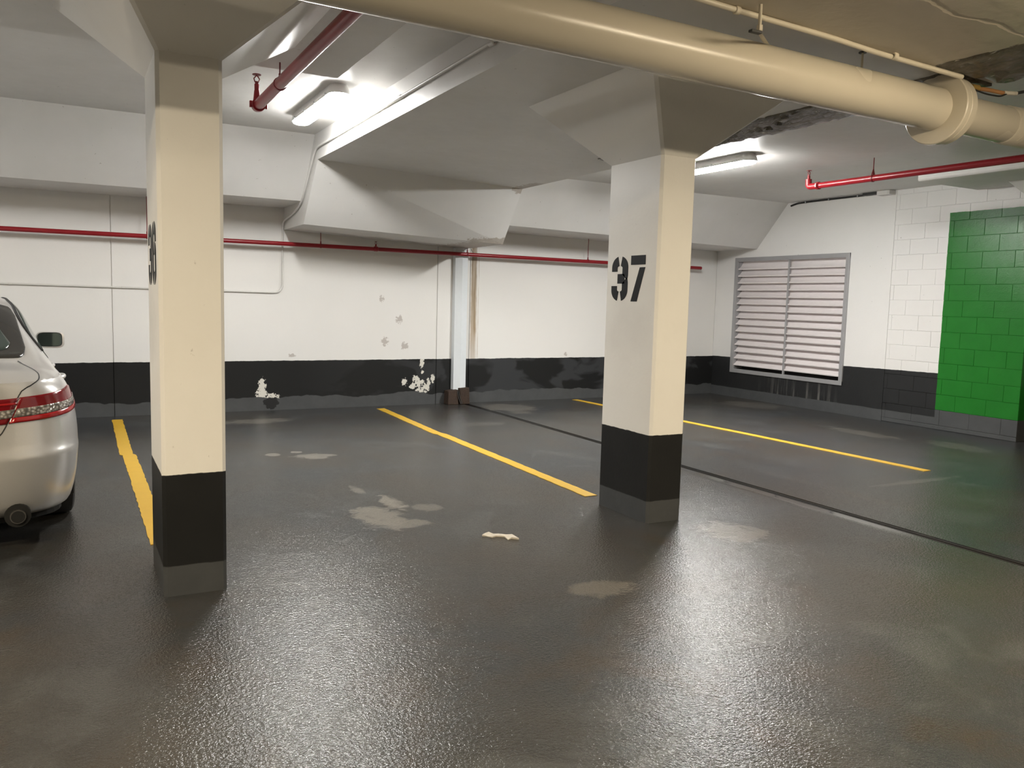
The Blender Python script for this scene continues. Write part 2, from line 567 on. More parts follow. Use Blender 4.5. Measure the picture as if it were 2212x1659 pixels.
band = struct(tilted('ceiling_column_band', 2.45, XJ, 3.06, 9.22, zband, 3.5, 'ceiling'))
# broken, stained strip of the band along the joint: a lumpy sheet with thickness


def rough_strip(name, x0, x1, y0, y1, z0, z1, mat, parent, amp=.018, nx=8, dy=.05):
    rnd = random.Random(int(x0 * 100))
    ny = int((y1 - y0) / dy)
    V, F = [], []
    for j in range(ny + 1):
        for i in range(nx + 1):
            t = i / nx
            a = amp if 0 < i < nx else amp * .4
            V.append((x0 + (x1 - x0) * t + rnd.uniform(-1, 1) * a, y0 + (y1 - y0) * j / ny, z0 + (z1 - z0) * t + rnd.uniform(-1, .3) * a))
    nb = len(V)
    V += [(v[0], v[1], v[2] + .09) for v in V]
    w = nx + 1
    for j in range(ny):
        for i in range(nx):
            a = j * w + i
            F.append((a, a + 1, a + w + 1, a + w))
            F.append((nb + a, nb + a + w, nb + a + w + 1, nb + a + 1))
    for j in range(ny):
        for i in (0, nx):
            a = j * w + i
            F.append((a, a + w, nb + a + w, nb + a))
    for i in range(nx):
        for j in (0, ny):
            a = j * w + i
            F.append((a, a + 1, nb + a + 1, nb + a))
    return mk(name, V, F, mat, parent, smooth='all')


rnd = random.Random(3)
rough_strip('spalled_strip', 4.62, 5.02, 3.2, 6.9, zband(4.62) - .004, zband(5.02) - .012, 'damp', band)
# lower band over the aisle
zsof = lambda x: 2.905 - 0.026 * (x - 2.5)
aisle = struct(tilted('ceiling_aisle_band', 2.45, 4.262, YB, 3.055, zsof, 3.5, 'soffit'))
rough_strip('spalled_strip', 4.25, 5.03, -4.0, 3.12, 2.862, 2.902, 'damp', aisle, amp=.022)
struct(box('ceiling_aisle_infill', (4.26, XJ, YB, 3.06, 3.12, 3.4), 'ceiling'))

# haunched beam along the back wall in three lengths


def beam_poly(x, yt, zt, yb, zb):
    return [(x, yt, zt), (x, yb, zb), (x, YW, zb), (x, YW, zt)]


struct(prism('trim_1', beam_poly(XL, 9.34, 3.30, 9.91, 2.622), beam_poly(2.45, 9.34, 3.30, 9.91, 2.622), 'ceiling'))
struct(prism('trim_2', [(2.45, 9.22, 3.012), (2.45, 9.85, 2.347), (2.45, YW, 2.347), (2.45, YW, 3.3), (2.45, 9.22, 3.3)],
             [(XJ, 9.19, 2.909), (XJ, 9.69, 2.245), (XJ, YW, 2.238), (XJ, YW, 3.3), (XJ, 9.19, 3.3)], 'ceiling'))
struct(prism('trim_3', beam_poly(XJ, 9.34, 3.12, 9.88, 2.52), beam_poly(XR, 9.34, 3.12, 9.95, 2.446), 'ceiling'))

# back wall in cast panels with open joints
wb = struct(box('wall_back', (XL, XR + .2, YW + .012, YW + .2, 0, 3.5), 'back_wall'))
cuts = [XL, -4.2, 0.432, 4.610, 5.125, XR]
for a, b in zip(cuts, cuts[1:]):
    box('panel', (a + .005, b - .005, YW - .001, YW + .02, 0, 3.3), 'back_wall', wb)

# right wall: plain concrete round the grille opening, blockwork beyond
LY0, LY1, LZ0, LZ1 = 8.17, 10.36, .465, 2.265
YBK = 7.44
wr = struct(multi('wall_right', [
    (boxv(XR, XR + .25, YBK, LY0, 0, 3.12), BF), (boxv(XR, XR + .25, LY1, YW, 0, 3.12), BF),
    (boxv(XR, XR + .25, LY0, LY1, 0, LZ0), BF), (boxv(XR, XR + .25, LY0, LY1, LZ1, 3.12), BF),
    (boxv(XR + .007, XR + .23, 5.608, YBK, 0, 3.12), BF)], 'right_wall'))
# concrete blocks, running bond, one shared mesh per length
blk_mesh = {}


def block(y0, y1, z0, z1):
    key = (round(y1 - y0, 3), round(z1 - z0, 3))
    if key not in blk_mesh:
        o = box('block', (0, .04, 0, key[0], 0, key[1]), 'right_wall', None, bevel=.0024, seg=1)
        blk_mesh[key] = o.data
        D.objects.remove(o)
    o = D.objects.new('block', blk_mesh[key])
    COL.objects.link(o)
    o.parent = wr
    o.location = (XR + random.uniform(0, .0012), y0, z0)


row = 0
z = 0.055
box('block', (XR, XR + .04, 5.60, YBK - .003, 0.0, .049), 'right_wall', wr, bevel=.004, seg=1)
while z < 3.11:
    z1 = min(z + .1955, 3.117)
    y = 5.60
    first = .396 if row % 2 else .194
    while y < YBK - .02:
        ln = first if y < 5.61 else .396
        y1 = min(y + ln, YBK - .003)
        if y1 - y > .03:
            block(y, y1, z, z1)
        y += ln + .0015
    z += .200
    row += 1

# outer enclosure of the garage
struct(box('wall_left', (XL - .2, XL, YB, YW + .2, 0, 3.5), 'plain_wall'))
struct(box('wall_front', (XL, XR2, YB - .2, YB, 0, 3.5), 'plain_wall'))
struct(box('wall_side_aisle', (XR2, XR2 + .2, YB, YW + .2, 0, 3.5), 'plain_wall'))
struct(box('wall_store', (XR + .26, XR2, 6.4, 6.6, 0, 3.12), 'plain_wall'))

# drop panels over the columns
struct(box('ceiling_drop_panel_1', (-.80, 1.775, 3.0, 6.12, 3.10, 3.32), 'ceiling', bevel=.008))
struct(box('ceiling_drop_panel_2', (8.67, XR - .002, 4.2, 6.33, 3.0, 3.14), 'ceiling', bevel=.022))
print('setting done')


# ------------------------------------------------------------------ columns
def oct_ring(x0, x1, y0, y1, z, c=.018):
    return [(x0 + c, y0, z), (x1 - c, y0, z), (x1, y0 + c, z), (x1, y1 - c, z), (x1 - c, y1, z), (x0 + c, y1, z), (x0, y1 - c, z), (x0, y0 + c, z)]


def stroke(paths, w, closed=False):
    """flat ribbons of width w along 2-D paths -> (verts2d, quads)"""
    V, F = [], []
    for p in paths:
        p = [Vector((a, b)) for a, b in p]
        p = [q for i, q in enumerate(p) if i == 0 or (q - p[i - 1]).length > 1e-4]
        n0 = len(V)
        for i, q in enumerate(p):
            a = p[max(0, i - 1)]
            b = p[min(len(p) - 1, i + 1)]
            t = (b - a).normalized()
            nn = Vector((-t.y, t.x))
            k = 1.0
            if 0 < i < len(p) - 1:
                t1 = (q - a).normalized()
                k = 1 / max(.6, Vector((-t1.y, t1.x)).dot(nn))
            V += [q + nn * w / 2 * k, q - nn * w / 2 * k]
        for i in range(len(p) - 1):
            a = n0 + i * 2
            F.append((a, a + 1, a + 3, a + 2))
    return V, F


def arc(cx, cy, rx, ry, a0, a1, n=8):
    return [(cx + rx * math.cos(math.radians(a0 + (a1 - a0) * i / n)), cy + ry * math.sin(math.radians(a0 + (a1 - a0) * i / n))) for i in range(n + 1)]


def digit(ch, w, h, t):
    """stencil digit, lower-left origin"""
    a, r = t / 2, (w - t) / 2
    cx = w / 2
    gp = .10 * w
    top, bot, mid = h - a, a, h * .5
    rt_ = min(r, .145 * h)
    if ch == '3':
        return stroke([
            [(a, h * .66)] + [(a, top - rt_ * 1.0)] + arc(cx, top - rt_, r, rt_, 180, 105),
            arc(cx, top - rt_, r, rt_, 75, 0) + [(w - a, mid + .17 * h)] + arc(w - a - .05 * w, mid + .10 * h, .05 * w, .07 * h, 0, -70, 4),
            [(w * .36, mid), (w - a - .03 * w, mid)],
            arc(w - a - .05 * w, mid - .10 * h, .05 * w, .07 * h, 70, 0, 4) + [(w - a, bot + rt_)] + arc(cx, bot + rt_, r, rt_, 0, -75),
            arc(cx, bot + rt_, r, rt_, -105, -180) + [(a, h * .34)]], t)
    if ch == '7':
        return [Vector(q) for q in ((0, h - t * .95), (w, h - t * .95), (w, h), (0, h), (.06 * w, 0), (.50 * w, 0), (w, h - t * 1.22), (.62 * w, h - t * 1.22))], [(0, 1, 2, 3), (4, 5, 6, 7)]
    if ch == '6':
        return stroke([
            [(w - a, h * .67), (w - a, top - rt_)] + arc(cx, top - rt_, r, rt_, 0, 75),
            arc(cx, top - rt_, r, rt_, 105, 180) + [(a, bot + rt_)] + arc(cx, bot + rt_, r, rt_, 180, 255),
            arc(cx, bot + rt_, r, rt_, 285, 360) + [(w - a, mid - .03 * h)] + arc(cx, mid + .08 * h - rt_ * .6, r, rt_ * .6, 0, 75),
            [(a + .3 * t, mid + .08 * h - .1 * t), (cx - gp, mid + .08 * h)]], t)


def column(label, X0, X1, Y0, Y1, zc, top, ztops, num, nz, nh, nw, nt, ny):
    t = thing('concrete_column', ((X0 + X1) / 2, (Y0 + Y1) / 2, 0), label, 'column')
    rings = [oct_ring(X0, X1, Y0, Y1, z) for z in (0.0, zc)]
    V = rings[0] + rings[1]
    F = [tuple(range(8))[::-1], tuple(range(8, 16))] + [(i, (i + 1) % 8, 8 + (i + 1) % 8, 8 + i) for i in range(8)]
    mk('shaft', V, F, 'column', t)
    tx0, tx1, ty0, ty1 = top
    a = oct_ring(X0, X1, Y0, Y1, zc)
    b = oct_ring(tx0, tx1, ty0, ty1, 0, .02)
    b = [(p[0], p[1], ztops(p[0]) + .002) for p in b]
    mk('capital', a + b, F, 'column', t)
    if num:
        y = ny
        for ch, w in zip(num, nw):
            v2, f2 = digit(ch, w, nh, nt)
            k = len(v2)
            V = [(X0 - .0015, y - q.x, nz + q.y) for q in v2] + [(X0 + .002, y - q.x, nz + q.y) for q in v2]
            F2 = list(f2) + [tuple(i + k for i in q) for q in f2]
            for q in f2:
                F2 += [(q[i], q[(i + 1) % 4], q[(i + 1) % 4] + k, q[i] + k) for i in range(4)]
            o = mk('numeral', V, F2, 'stencil_black', t)
            o['label'] = 'black stencilled numeral ' + ch
            y -= w + nt * .45
    return t


column('white concrete column with flared capital and black foot, numbered 37', 3.46, 3.755, 4.41, 5.01, 2.49,
       (3.12, 4.33, 4.10, 5.66), zband, '37', 1.522, .318, (.195, .165), .068, 4.935)
column('cream concrete column with flared capital beside the silver car, numbered 36', .370, .669, 4.25, 4.85, 2.616,
       (-.05, 1.32, 3.44, 5.55), lambda x: 3.10, '36', 1.535, .315, (.195, .195), .064, 4.775)
column('concrete column with flared capital at the end of the green blockwork wall', 10.06, 10.36, 4.72, 5.32, 2.45,
       (9.40, 10.9, 4.25, 5.72), lambda x: 3.0 if x < 9.8 else 3.118, '', 0, 0, (), 0, 0)


# ------------------------------------------------------------------ painted stall lines
def stall_line(label, pts, w=.105, taper=None):
    """wavy-edged strip of road paint; pts = centre points (x, y)"""
    rnd = random.Random(len(label))
    V, F = [], []
    P = []
    for (xa, ya), (xb, yb) in zip(pts, pts[1:]):
        k = max(2, int(abs(yb - ya) / .06))
        for i in range(k):
            P.append((xa + (xb - xa) * i / k, ya + (yb - ya) * i / k))
    P.append(pts[-1])
    for x, y in P:
        a, b = w / 2 + rnd.uniform(-.004, .004), w / 2 + rnd.uniform(-.004, .004)
        V += [(x - a, y, .0035), (x + b, y, .0035), (x - a, y, .0002), (x + b, y, .0002)]
    for i in range(len(P) - 1):
        a, b = i * 4, i * 4 + 4
        F += [(a, a + 1, b + 1, b), (a, b, b + 2, a + 2), (a + 1, a + 3, b + 3, b + 1)]
    F += [(0, 2, 3, 1), (len(V) - 4, len(V) - 3, len(V) - 1, len(V) - 2)]
    o = mk('stall_line', V, F, 'yellow')
    return tag(o, label, 'parking line')


stall_line('yellow painted stall line running out behind the column numbered 36', [(.445, 10.56), (.418, 8.26), (.440, 8.20), (.440, 5.2)], .112)
stall_line('yellow painted stall line ending at the foot of the column numbered 37', [(3.69, 10.60), (3.60, 8.42), (3.625, 8.35), (3.555, 5.24)], .108)
stall_line('long yellow painted stall line across the floor before the metal grille', [(6.90, 10.72), (7.07, 7.2), (7.13, 4.87)], .10)

# torn scrap on the floor
o = thing('paper_scrap', (2.38, 4.53, 0), 'small crumpled scrap of paper lying on the dark stall floor', 'litter')
V, F = [], []
rnd = random.Random(4)
out = [(-.11, .02), (-.085, .06), (-.06, .085), (-.035, .04), (.0, .06), (.05, .035), (.085, .03), (.10, -.02), (.115, -.07), (.07, -.05), (.045, -.075), (.03, -.01), (-.02, .005), (-.05, -.02), (-.08, .01)]
ang = math.radians(-20)
for zz_ in (.0005, .003):
    for x, y in out:
        V.append((2.38 + x * math.cos(ang) - y * math.sin(ang), 4.53 + x * math.sin(ang) + y * math.cos(ang), zz_ + rnd.uniform(0, .009) * (zz_ > .002)))
k = len(out)
F = [tuple(range(k))[::-1], tuple(range(k, 2 * k))] + [(i, (i + 1) % k, k + (i + 1) % k, k + i) for i in range(k)]
mk('sheet', V, F, 'paper', o)
print('columns done')


# ------------------------------------------------------------------ light fittings
def make_fitting(mat, flush=False):
    L, W2, H = 1.46, .088, .085
    t = thing('light_fitting', (0, 0, 0), '-', 'lamp', 'linear ceiling lights of the garage')

    def stadium(w, l, z, n=8):
        r = min(w, .085)
        P = []
        for sx, sy, a0 in ((1, 1, 0), (-1, 1, 90), (-1, -1, 180), (1, -1, 270)):
            for i in range(n + 1):
                a = math.radians(a0 + 90 * i / n)
                P.append((sx * (w - r) + r * math.cos(a), sy * (l - r) + r * math.sin(a), z))
        return P

    def loft(rings):
        k = len(rings[0])
        V = [p for r in rings for p in r]
        F = [tuple(range(k))[::-1], tuple(range((len(rings) - 1) * k, len(rings) * k))]
        for j in range(len(rings) - 1):
            F += [(j * k + i, j * k + (i + 1) % k, (j + 1) * k + (i + 1) % k, (j + 1) * k + i) for i in range(k)]
        return V, F
    h = L / 2
    zs = -.100 if flush else -.080
    v, f = loft([stadium(W2, h, zs), stadium(W2 + .004, h + .004, zs + .008), stadium(W2 + .002, h + .002, -.050), stadium(W2 - .016, h - .02, 0)])
    mk('housing', v, f, 'housing', t, smooth=True, local=True)
    v, f = loft([stadium(W2 - .030, h - .030, -.106), stadium(W2 - .012, h - .012, -.103 if flush else -.098), stadium(W2 - .003, h - .003, min(-.086, zs - .0008)), stadium(W2 - .002, h - .002, zs - .0004)])
    mk('diffuser', v, f, mat, t, smooth=True, local=True)
    for sy in (-.55, -.18, .18, .55):
        for sx in (-1, 1):
            b = (sx * (W2 + .003) - .004, sx * (W2 + .003) + .004, sy - .011, sy + .011, zs - .008, -.056)
            mk('clip', boxv(*b), BF, 'steel', t, local=True)
    return t


pb = make_fitting('lamp_bay')
pf_ = make_fitting('lamp_far')
pa = make_fitting('lamp_aisle', True)
pr = make_fitting('lamp_aisle')
lamps = [
    (pb, (2.06, 7.72, 3.30), 'bright linear ceiling light beside the dropped ceiling band and red pipe'),
    (pf_, (6.36, 7.30, 3.12), 'bright linear ceiling light beyond the column numbered 37'),
    (pb, (-3.0, 7.4, 3.30), 'bright linear ceiling light over the stall left of the silver car'),
    (pa, (-1.5, 1.45, 3.30), 'warm linear ceiling light over the driving aisle beside the drain pipe'),
    (pr, (3.72, 1.25, 2.876), 'warm linear ceiling light under the cream ceiling band by the drain pipe'),
    (pa, (-3.9, 2.25, 3.30), 'warm linear ceiling light over the driving aisle across from the silver car'),
    (pa, (8.4, -2.0, 3.12), 'unseen warm linear ceiling light added to brighten the right side of the aisle'),  # generic fitting added out of view to light the right side
    (pa, (-6.0, -4.0, 3.30), 'warm linear ceiling light at the far end of the driving aisle'),
]
seen = []
for p, loc, lab in lamps:
    o = copy_tree(p) if p in seen else p
    seen.append(p)
    o.location = loc
    if p in (pa, pr):
        o.rotation_euler = (0, 0, math.pi / 2)
    o['label'] = lab
    o['group'] = 'linear ceiling lights over the stalls' if p not in (pa, pr) else 'linear ceiling lights over the aisle'


# ------------------------------------------------------------------ pipes
def ring(name, c, axis, r0, r1, th, mat, parent, seg=32, bev=.0):
    """flat annulus / disc of thickness th round axis at c"""
    c, a = Vector(c), Vector(axis).normalized()
    n = a.orthogonal().normalized()
    b = a.cross(n)
    V, F = [], []
    e = bev or th * .12
    prof = [(r0, -th / 2), (r1 - e, -th / 2), (r1, -th / 2 + e), (r1, th / 2 - e), (r1 - e, th / 2), (r0, th / 2)]
    k = len(prof)
    for i in range(seg):
        q = 2 * math.pi * i / seg
        d = n * math.cos(q) + b * math.sin(q)
        V += [c + d * r + a * h for r, h in prof]
    for i in range(seg):
        j = (i + 1) % seg
        for m in range(k):
            m2 = (m + 1) % k
            F.append((i * k + m, i * k + m2, j * k + m2, j * k + m))
    return mk(name, V, F, mat, parent, smooth=True)


def pz(x):     # fall of the drain pipe
    return 2.783 - .0105 * (x + 1)


PY = 3.30
t = thing('drain_pipe', (2.5, PY, pz(2.5)), 'large cream painted drain pipe with a round collar slung below the ceiling', 'pipe')
pv, pf = tubev([(x, PY, pz(x)) for x in (-8.5, -4, 0, 2, 4, 4.62)], .124, 40)
mk('pipe', pv, pf, 'pipe_cream', t, smooth=True)
pv, pf = tubev([(x, PY, pz(x)) for x in (4.62, 5.4, 6.2, 8, 11.5)], .113, 40)
mk('pipe', pv, pf, 'pipe_cream', t, smooth=True)
ax = Vector((1, 0, -.0105))
ring('collar', (4.66, PY, pz(4.66)), ax, .09, .208, .045, 'pipe_cream', t, 48)
ring('collar', (4.72, PY, pz(4.72)), ax, .09, .200, .06, 'pipe_cream', t, 48)
v, f = tubev([(5.32, PY, pz(5.32)), (5.33, PY, pz(5.33)), (5.9, PY, pz(5.9)), (5.91, PY, pz(5.91))], [.113, .120, .120, .113], 40)
mk('sleeve', v, f, 'pipe_cream', t, smooth=True)
rnd = random.Random(11)
for xx in (5.42, 5.50, 5.58):
    pts = []
    for i in range(25):
        a = math.radians(-60 + 300 * i / 24)
        pts.append((xx + rnd.uniform(-.012, .012) + .03 * math.sin(a), PY + .121 * math.cos(a), pz(xx) + .121 * math.sin(a)))
    tube('wrap_fold', pts, .003, 'pipe_cream', t, seg=5)
# hangers: rod, saddle strap
for xx, yy in ((0.6, PY), (3.97, PY)):
    zt = 3.30 if xx < 2.4 else zband(xx)
    if xx < 2.4:
        zt = 3.10
    h = tube('hanger_rod', [(xx, yy, pz(xx) + .118), (xx, yy, zt)], .006, 'conduit_cream', t, seg=8)
    ring('washer', (xx, yy, zt - .004), (0, 0, 1), .0, .022, .006, 'dark_steel', h, 12)
hx = 2.845
h = tube('hanger_rod', [(hx, 2.95, 2.775), (hx, 2.95, zsof(hx))], .0085, 'conduit_cream', t, seg=10)
ring('nut', (hx, 2.95, 2.790), (0, 0, 1), .0, .016, .028, 'conduit_cream', h, 6)
prism('strap', [(hx - .012, 2.955, 2.778), (hx + .012, 2.955, 2.778), (hx + .012, 2.948, 2.772), (hx - .012, 2.948, 2.772)],
      [(hx + .29, 3.23, 2.852), (hx + .33, 3.23, 2.850), (hx + .33, 3.215, 2.838), (hx + .29, 3.215, 2.840)], 'conduit_cream', t)
box('hanger_bolt', (hx - .055, hx + .01, 2.94, 2.965, 2.764, 2.777), 'dark_steel', t, bevel=.003)

# cream conduit along the edge of the aisle band
t = thing('conduit', (3.0, 3.05, 2.88), 'thin cream conduit along the ceiling edge above the drain pipe', 'conduit')
zc = lambda x: zsof(x) - .016
tube('tube', [(2.0, 3.03, 2.905), (2.5, 3.035, zc(2.5) + .003), (3.0, 3.035, zc(3.0)), (3.4, 3.04, zc(3.4) + .004), (3.8, 3.045, zc(3.8) - .004), (4.5, 3.05, zc(4.5))], .0135, 'conduit_cream', t, seg=12, fil=.1)
for xx in (2.78, 3.9):
    ring('clip', (xx, 3.035, zc(xx)), (1, 0, 0), .010, .019, .03, 'conduit_cream', t, 14)

# loose wiring beyond the collar
t = thing('loose_wiring', (4.98, 3.18, 2.86), 'tangle of yellow taped wires hanging beside the drain pipe collar', 'cable')
tube('taped_wire', [(4.80, 3.22, 2.845), (4.93, 3.20, 2.865), (5.06, 3.14, 2.842)], .012, 'copper_tape', t, fil=.05)
tube('connector', [(4.83, 3.21, 2.862), (4.89, 3.205, 2.862)], .02, 'brass', t)
tube('connector', [(5.05, 3.14, 2.845), (5.13, 3.11, 2.845)], .012, 'paper', t)
tube('wire', [(5.12, 3.115, 2.845), (5.20, 3.06, 2.865), (5.29, 3.02, 2.862), (5.36, 2.96, 2.91), (5.40, 2.92, 2.98)], .009, 'black_cable', t, fil=.08)
tube('wire', [(4.83, 3.20, 2.85), (4.92, 3.17, 2.825), (5.02, 3.14, 2.818), (5.07, 3.13, 2.842)], .005, 'black_cable', t, fil=.04)


def sprinkler(p, parent, s=1.0):
    """upright sprinkler head: nipple, frame arms, deflector"""
    x, y, z = p
    tube('sprinkler_nipple', [(x, y, z - .01 * s), (x, y, z + .035 * s)], .014 * s, 'red_pipe', parent, seg=10)
    hd = tube('sprinkler_head', [(x, y, z + .033 * s), (x, y, z + .05 * s)], .010 * s, 'red_hanger', parent, seg=8)
    for sx in (-1, 1):
        tube('frame_arm', [(x + sx * .009 * s, y, z + .045 * s), (x + sx * .016 * s, y, z + .065 * s), (x, y, z + .085 * s)], .0035 * s, 'red_hanger', hd, seg=6)
    ring('deflector', (x, y, z + .088 * s), (0, 0, 1), 0, .025 * s, .004 * s, 'red_hanger', hd, 12)


def coupling(c, axis, r, parent):
    cp = ring('coupling', c, axis, r * .9, r * 1.28, r * 1.1, 'red_pipe', parent, 24)
    a = Vector(axis).normalized()
    side = a.cross(Vector((0, 0, 1)))
    for s in (-1, 1):
        q = Vector(c) + side * s * r * 1.42
        box('bolt_lug', (q.x - r * .25, q.x + r * .25, q.y - r * .3, q.y + r * .3, q.z - r * .62, q.z + r * .62), 'red_pipe', cp, bevel=r * .08)


def hanger(p, ztop, r, parent, mat='red_hanger'):
    x, y, z = p
    hg = tube('hanger_rod', [(x, y, z + r * 1.6), (x, y, ztop)], .005, mat, parent, seg=8)
    pts = [(x, y - r * 1.25 * math.sin(a), z + r * 1.15 * math.cos(a) * 1.0) for a in [math.pi * 2 * i / 16 for i in range(17)]]
    return hg


def hanger_loop(p, axis, r, parent):
    ring('hanger_ring', p, axis, r * .98, r * 1.14, .022, 'red_hanger', parent, 20)
    x, y, z = p
    tube('hanger_neck', [(x, y, z + r), (x, y, z + r + .03)], .009, 'red_hanger', parent, seg=8)


# red main over the stall next to column 36
t = thing('sprinkler_pipe', (1.31, 6.7, 2.955), 'red sprinkler pipe with a capped end running under the ceiling past the bright light', 'pipe', 'red sprinkler pipes')
tube('pipe', [(1.315, -7.5, 2.955), (1.31, 6.66, 2.955)], .040, 'red_pipe', t, seg=24)
coupling((1.31, 6.66, 2.955), (0, 1, 0), .040, t)
tube('end_cap', [(1.31, 6.67, 2.955), (1.31, 6.72, 2.955), (1.31, 6.74, 2.955)], [.045, .043, .025], 'red_pipe', t, seg=20)
tube('elbow', [(1.31, 6.70, 2.955), (1.31, 6.72, 3.0), (1.31, 6.72, 3.075)], [.03, .028, .02], 'red_pipe', t, seg=14, fil=0)
sprinkler((1.31, 6.72, 3.075), t, 1.35)
for yy, zt in ((5.93, 3.10), (3.6, 3.10), (0.5, 3.30), (-3.0, 3.30)):
    hanger((1.312, yy, 2.955), zt, .04, t)
    hanger_loop((1.312, yy, 2.955), (0, 1, 0), .04, t)

# red branch in the far bay
t = thing('sprinkler_pipe', (7.58, 6.9, 2.905), 'red sprinkler pipe with an upturned elbow end near the green wall', 'pipe', 'red sprinkler pipes')
tube('pipe', [(7.74, -1.0, 2.905), (7.545, 6.82, 2.905)], .034, 'red_pipe', t, seg=20)
coupling((7.547, 6.76, 2.905), (-.025, 1, 0), .034, t)
tube('elbow', [(7.545, 6.78, 2.905), (7.543, 6.90, 2.905), (7.543, 6.905, 2.99)], .036, 'red_pipe', t, seg=18, fil=.06)
sprinkler((7.543, 6.905, 2.985), t, 1.2)
for yy in (6.05, 3.2, .5):
    xx = 7.545 + (6.82 - yy) * .195 / 7.82
    hanger((xx, yy, 2.905), 3.12, .034, t)
    hanger_loop((xx, yy, 2.905), (-.025, 1, 0), .034, t)
    for s in (-1, 1):
        tube('hanger_leg', [(xx + s * .03, yy, 2.925), (xx, yy, 3.01)], .004, 'red_hanger', t, seg=6)

# red pipe along the back wall
t = thing('sprinkler_pipe', (4.0, 10.70, 2.152), 'long thin red sprinkler pipe running along the white back wall', 'pipe', 'red sprinkler pipes')
tube('pipe', [(-8.8, 10.70, 2.145), (2.4, 10.70, 2.158), (9.3, 10.70, 2.136)], .027, 'red_pipe', t, seg=18)
for xx, zt in ((-3.4, 2.62), (.815, 2.62), (2.886, 2.325), (4.99, 2.24), (7.04, 2.49), (8.9, 2.46)):
    zz_ = 2.158 - abs(xx - 2.4) * .002
    hanger((xx, 10.70, zz_), zt, .027, t)
    hanger_loop((xx, 10.70, zz_), (1, 0, 0), .027, t)
sprinkler((3.634, 10.70, 2.18), t, .85)
ring('coupling', (3.634, 10.70, 2.156), (1, 0, 0), .026, .034, .06, 'red_pipe', t, 16)
tube('wire_tie', [(5.09, 10.70, 2.17), (5.05, 10.72, 2.24)], .003, 'dark_steel', t, seg=6)

# pale conduit on the back wall, over the beam end and along the band
t = thing('conduit', (2.43, 10.855, 1.54), 'thin white conduit along the back wall, climbing the dropped beam', 'conduit')
tube('tube', [(-8.9, 10.853, 1.556), (-.7, 10.853, 1.556), (2.428, 10.853, 1.535), (2.428, 10.853, 2.44), (2.428, 10.20, 2.512), (2.428, 9.86, 2.60), (2.428, 9.23, 3.135), (2.428, 3.2, 3.165)], .012, 'conduit_white', t, seg=10, fil=.12)
for xx in (-2.6, -.6, .55, 1.7):
    ring('strap', (xx, 10.853, 1.556 - max(0, xx + .7) * .0067), (1, 0, 0), .011, .016, .03, 'conduit_white', t, 12)
for yy in (6.58, 4.9):
    ring('coupling', (2.430, yy, 3.15), (0, 1, 0), .011, .017, .08, 'conduit_white', t, 12)

# ------------------------------------------------------------------ joint cover on the back wall
t = thing('joint_cover', (4.9, 10.8, 0), 'white steel channel cover with a rusted foot on the back wall', 'channel')
V = []
prof = [(4.845, 10.868), (4.850, 10.790), (4.945, 10.752), (5.036, 10.772), (5.042, 10.868)]
for z in (.205, 2.242):
    V += [(x, y, z) for x, y in prof]
k = len(prof)
mk('cover', V, [tuple(range(k))[::-1], tuple(range(k, 2 * k))] + [(i, (i + 1) % k, k + (i + 1) % k, k + i) for i in range(k)], 'white_metal', t)
prism('rusted_foot', [(4.735, 10.70, 0), (4.895, 10.685, 0), (4.895, 10.868, 0), (4.735, 10.868, 0)],
      [(4.745, 10.72, .195), (4.89, 10.705, .215), (4.89, 10.868, .215), (4.745, 10.868, .195)], 'rust', t, bevel=.008)
prism('rusted_foot', [(4.925, 10.685, 0), (5.085, 10.71, 0), (5.085, 10.868, 0), (4.925, 10.868, 0)],
      [(4.915, 10.70, .235), (5.075, 10.72, .24), (5.075, 10.868, .24), (4.915, 10.868, .235)], 'rust', t, bevel=.008)
for dx in (0, .022):
    tube('loose_wire', [(4.875 + dx, 10.70, .20), (4.885 + dx, 10.675, .11), (4.915 + dx, 10.66, .012)], .005, 'dark_steel', t, seg=6, fil=.03)

# ------------------------------------------------------------------ ventilation grille
t = thing('vent_louver', (XR, (LY0 + LY1) / 2, LZ0), 'large metal louver grille with pale slats set in the white wall', 'vent')
fo = .052
for b in ((XR - .022, XR + .012, LY0 - fo, LY1 + fo, LZ1 - .012, LZ1 + fo), (XR - .022, XR + .012, LY0 - fo, LY1 + fo, LZ0 - fo, LZ0 + .012),
          (XR - .0225, XR + .012, LY0 - fo, LY0 + .012, LZ0 - fo + .001, LZ1 + fo - .001), (XR - .0225, XR + .012, LY1 - .012, LY1 + fo, LZ0 - fo + .001, LZ1 + fo - .001)):
    box('frame', b, 'louver_frame', t, bevel=.004)
box('backing', (XR + .20, XR + .225, LY0, LY1, LZ0, LZ1), 'plenum', t)
box('mullion', (XR - .012, XR + .02, 9.235, 9.262, LZ0, LZ1), 'louver_frame', t, bevel=.003)
NS = 15
pitch = (LZ1 - LZ0 - .10) / NS
prof = []
for i in range(7):          # blade face leaning back, lip at the front
    u = i / 6
    prof.append((XR + .012 + .098 * u + .016 * math.sin(u * math.pi), .010 + u * .150))
lip = [(XR + .018, .0), (XR + .002, -.004), (XR - .002, .010), (XR + .006, .018)]
face = lip[2:] + prof[1:]
inner = [(x + .006, z - .006) for x, z in reversed(prof[1:])] + [lip[0], lip[1]]
poly = face + inner
proto = None
for i in range(NS):
    z0 = LZ0 + .072 + i * pitch
    if proto is None:
        proto = prism('slat', [(x, LY0 + .003, z0 + z) for x, z in poly], [(x, LY1 - .003, z0 + z) for x, z in poly], 'louver_blade', t, smooth=True)
        base = z0
    else:
        o = proto.copy()
        COL.objects.link(o)
        o.location.z += z0 - base
    # side stop of each blade
for yy in (LY0 + .004, LY1 - .016):
    box('side_channel', (XR + .013, XR + .19, yy, yy + .012, LZ0 + .013, LZ1 - .013), 'louver_frame', t)

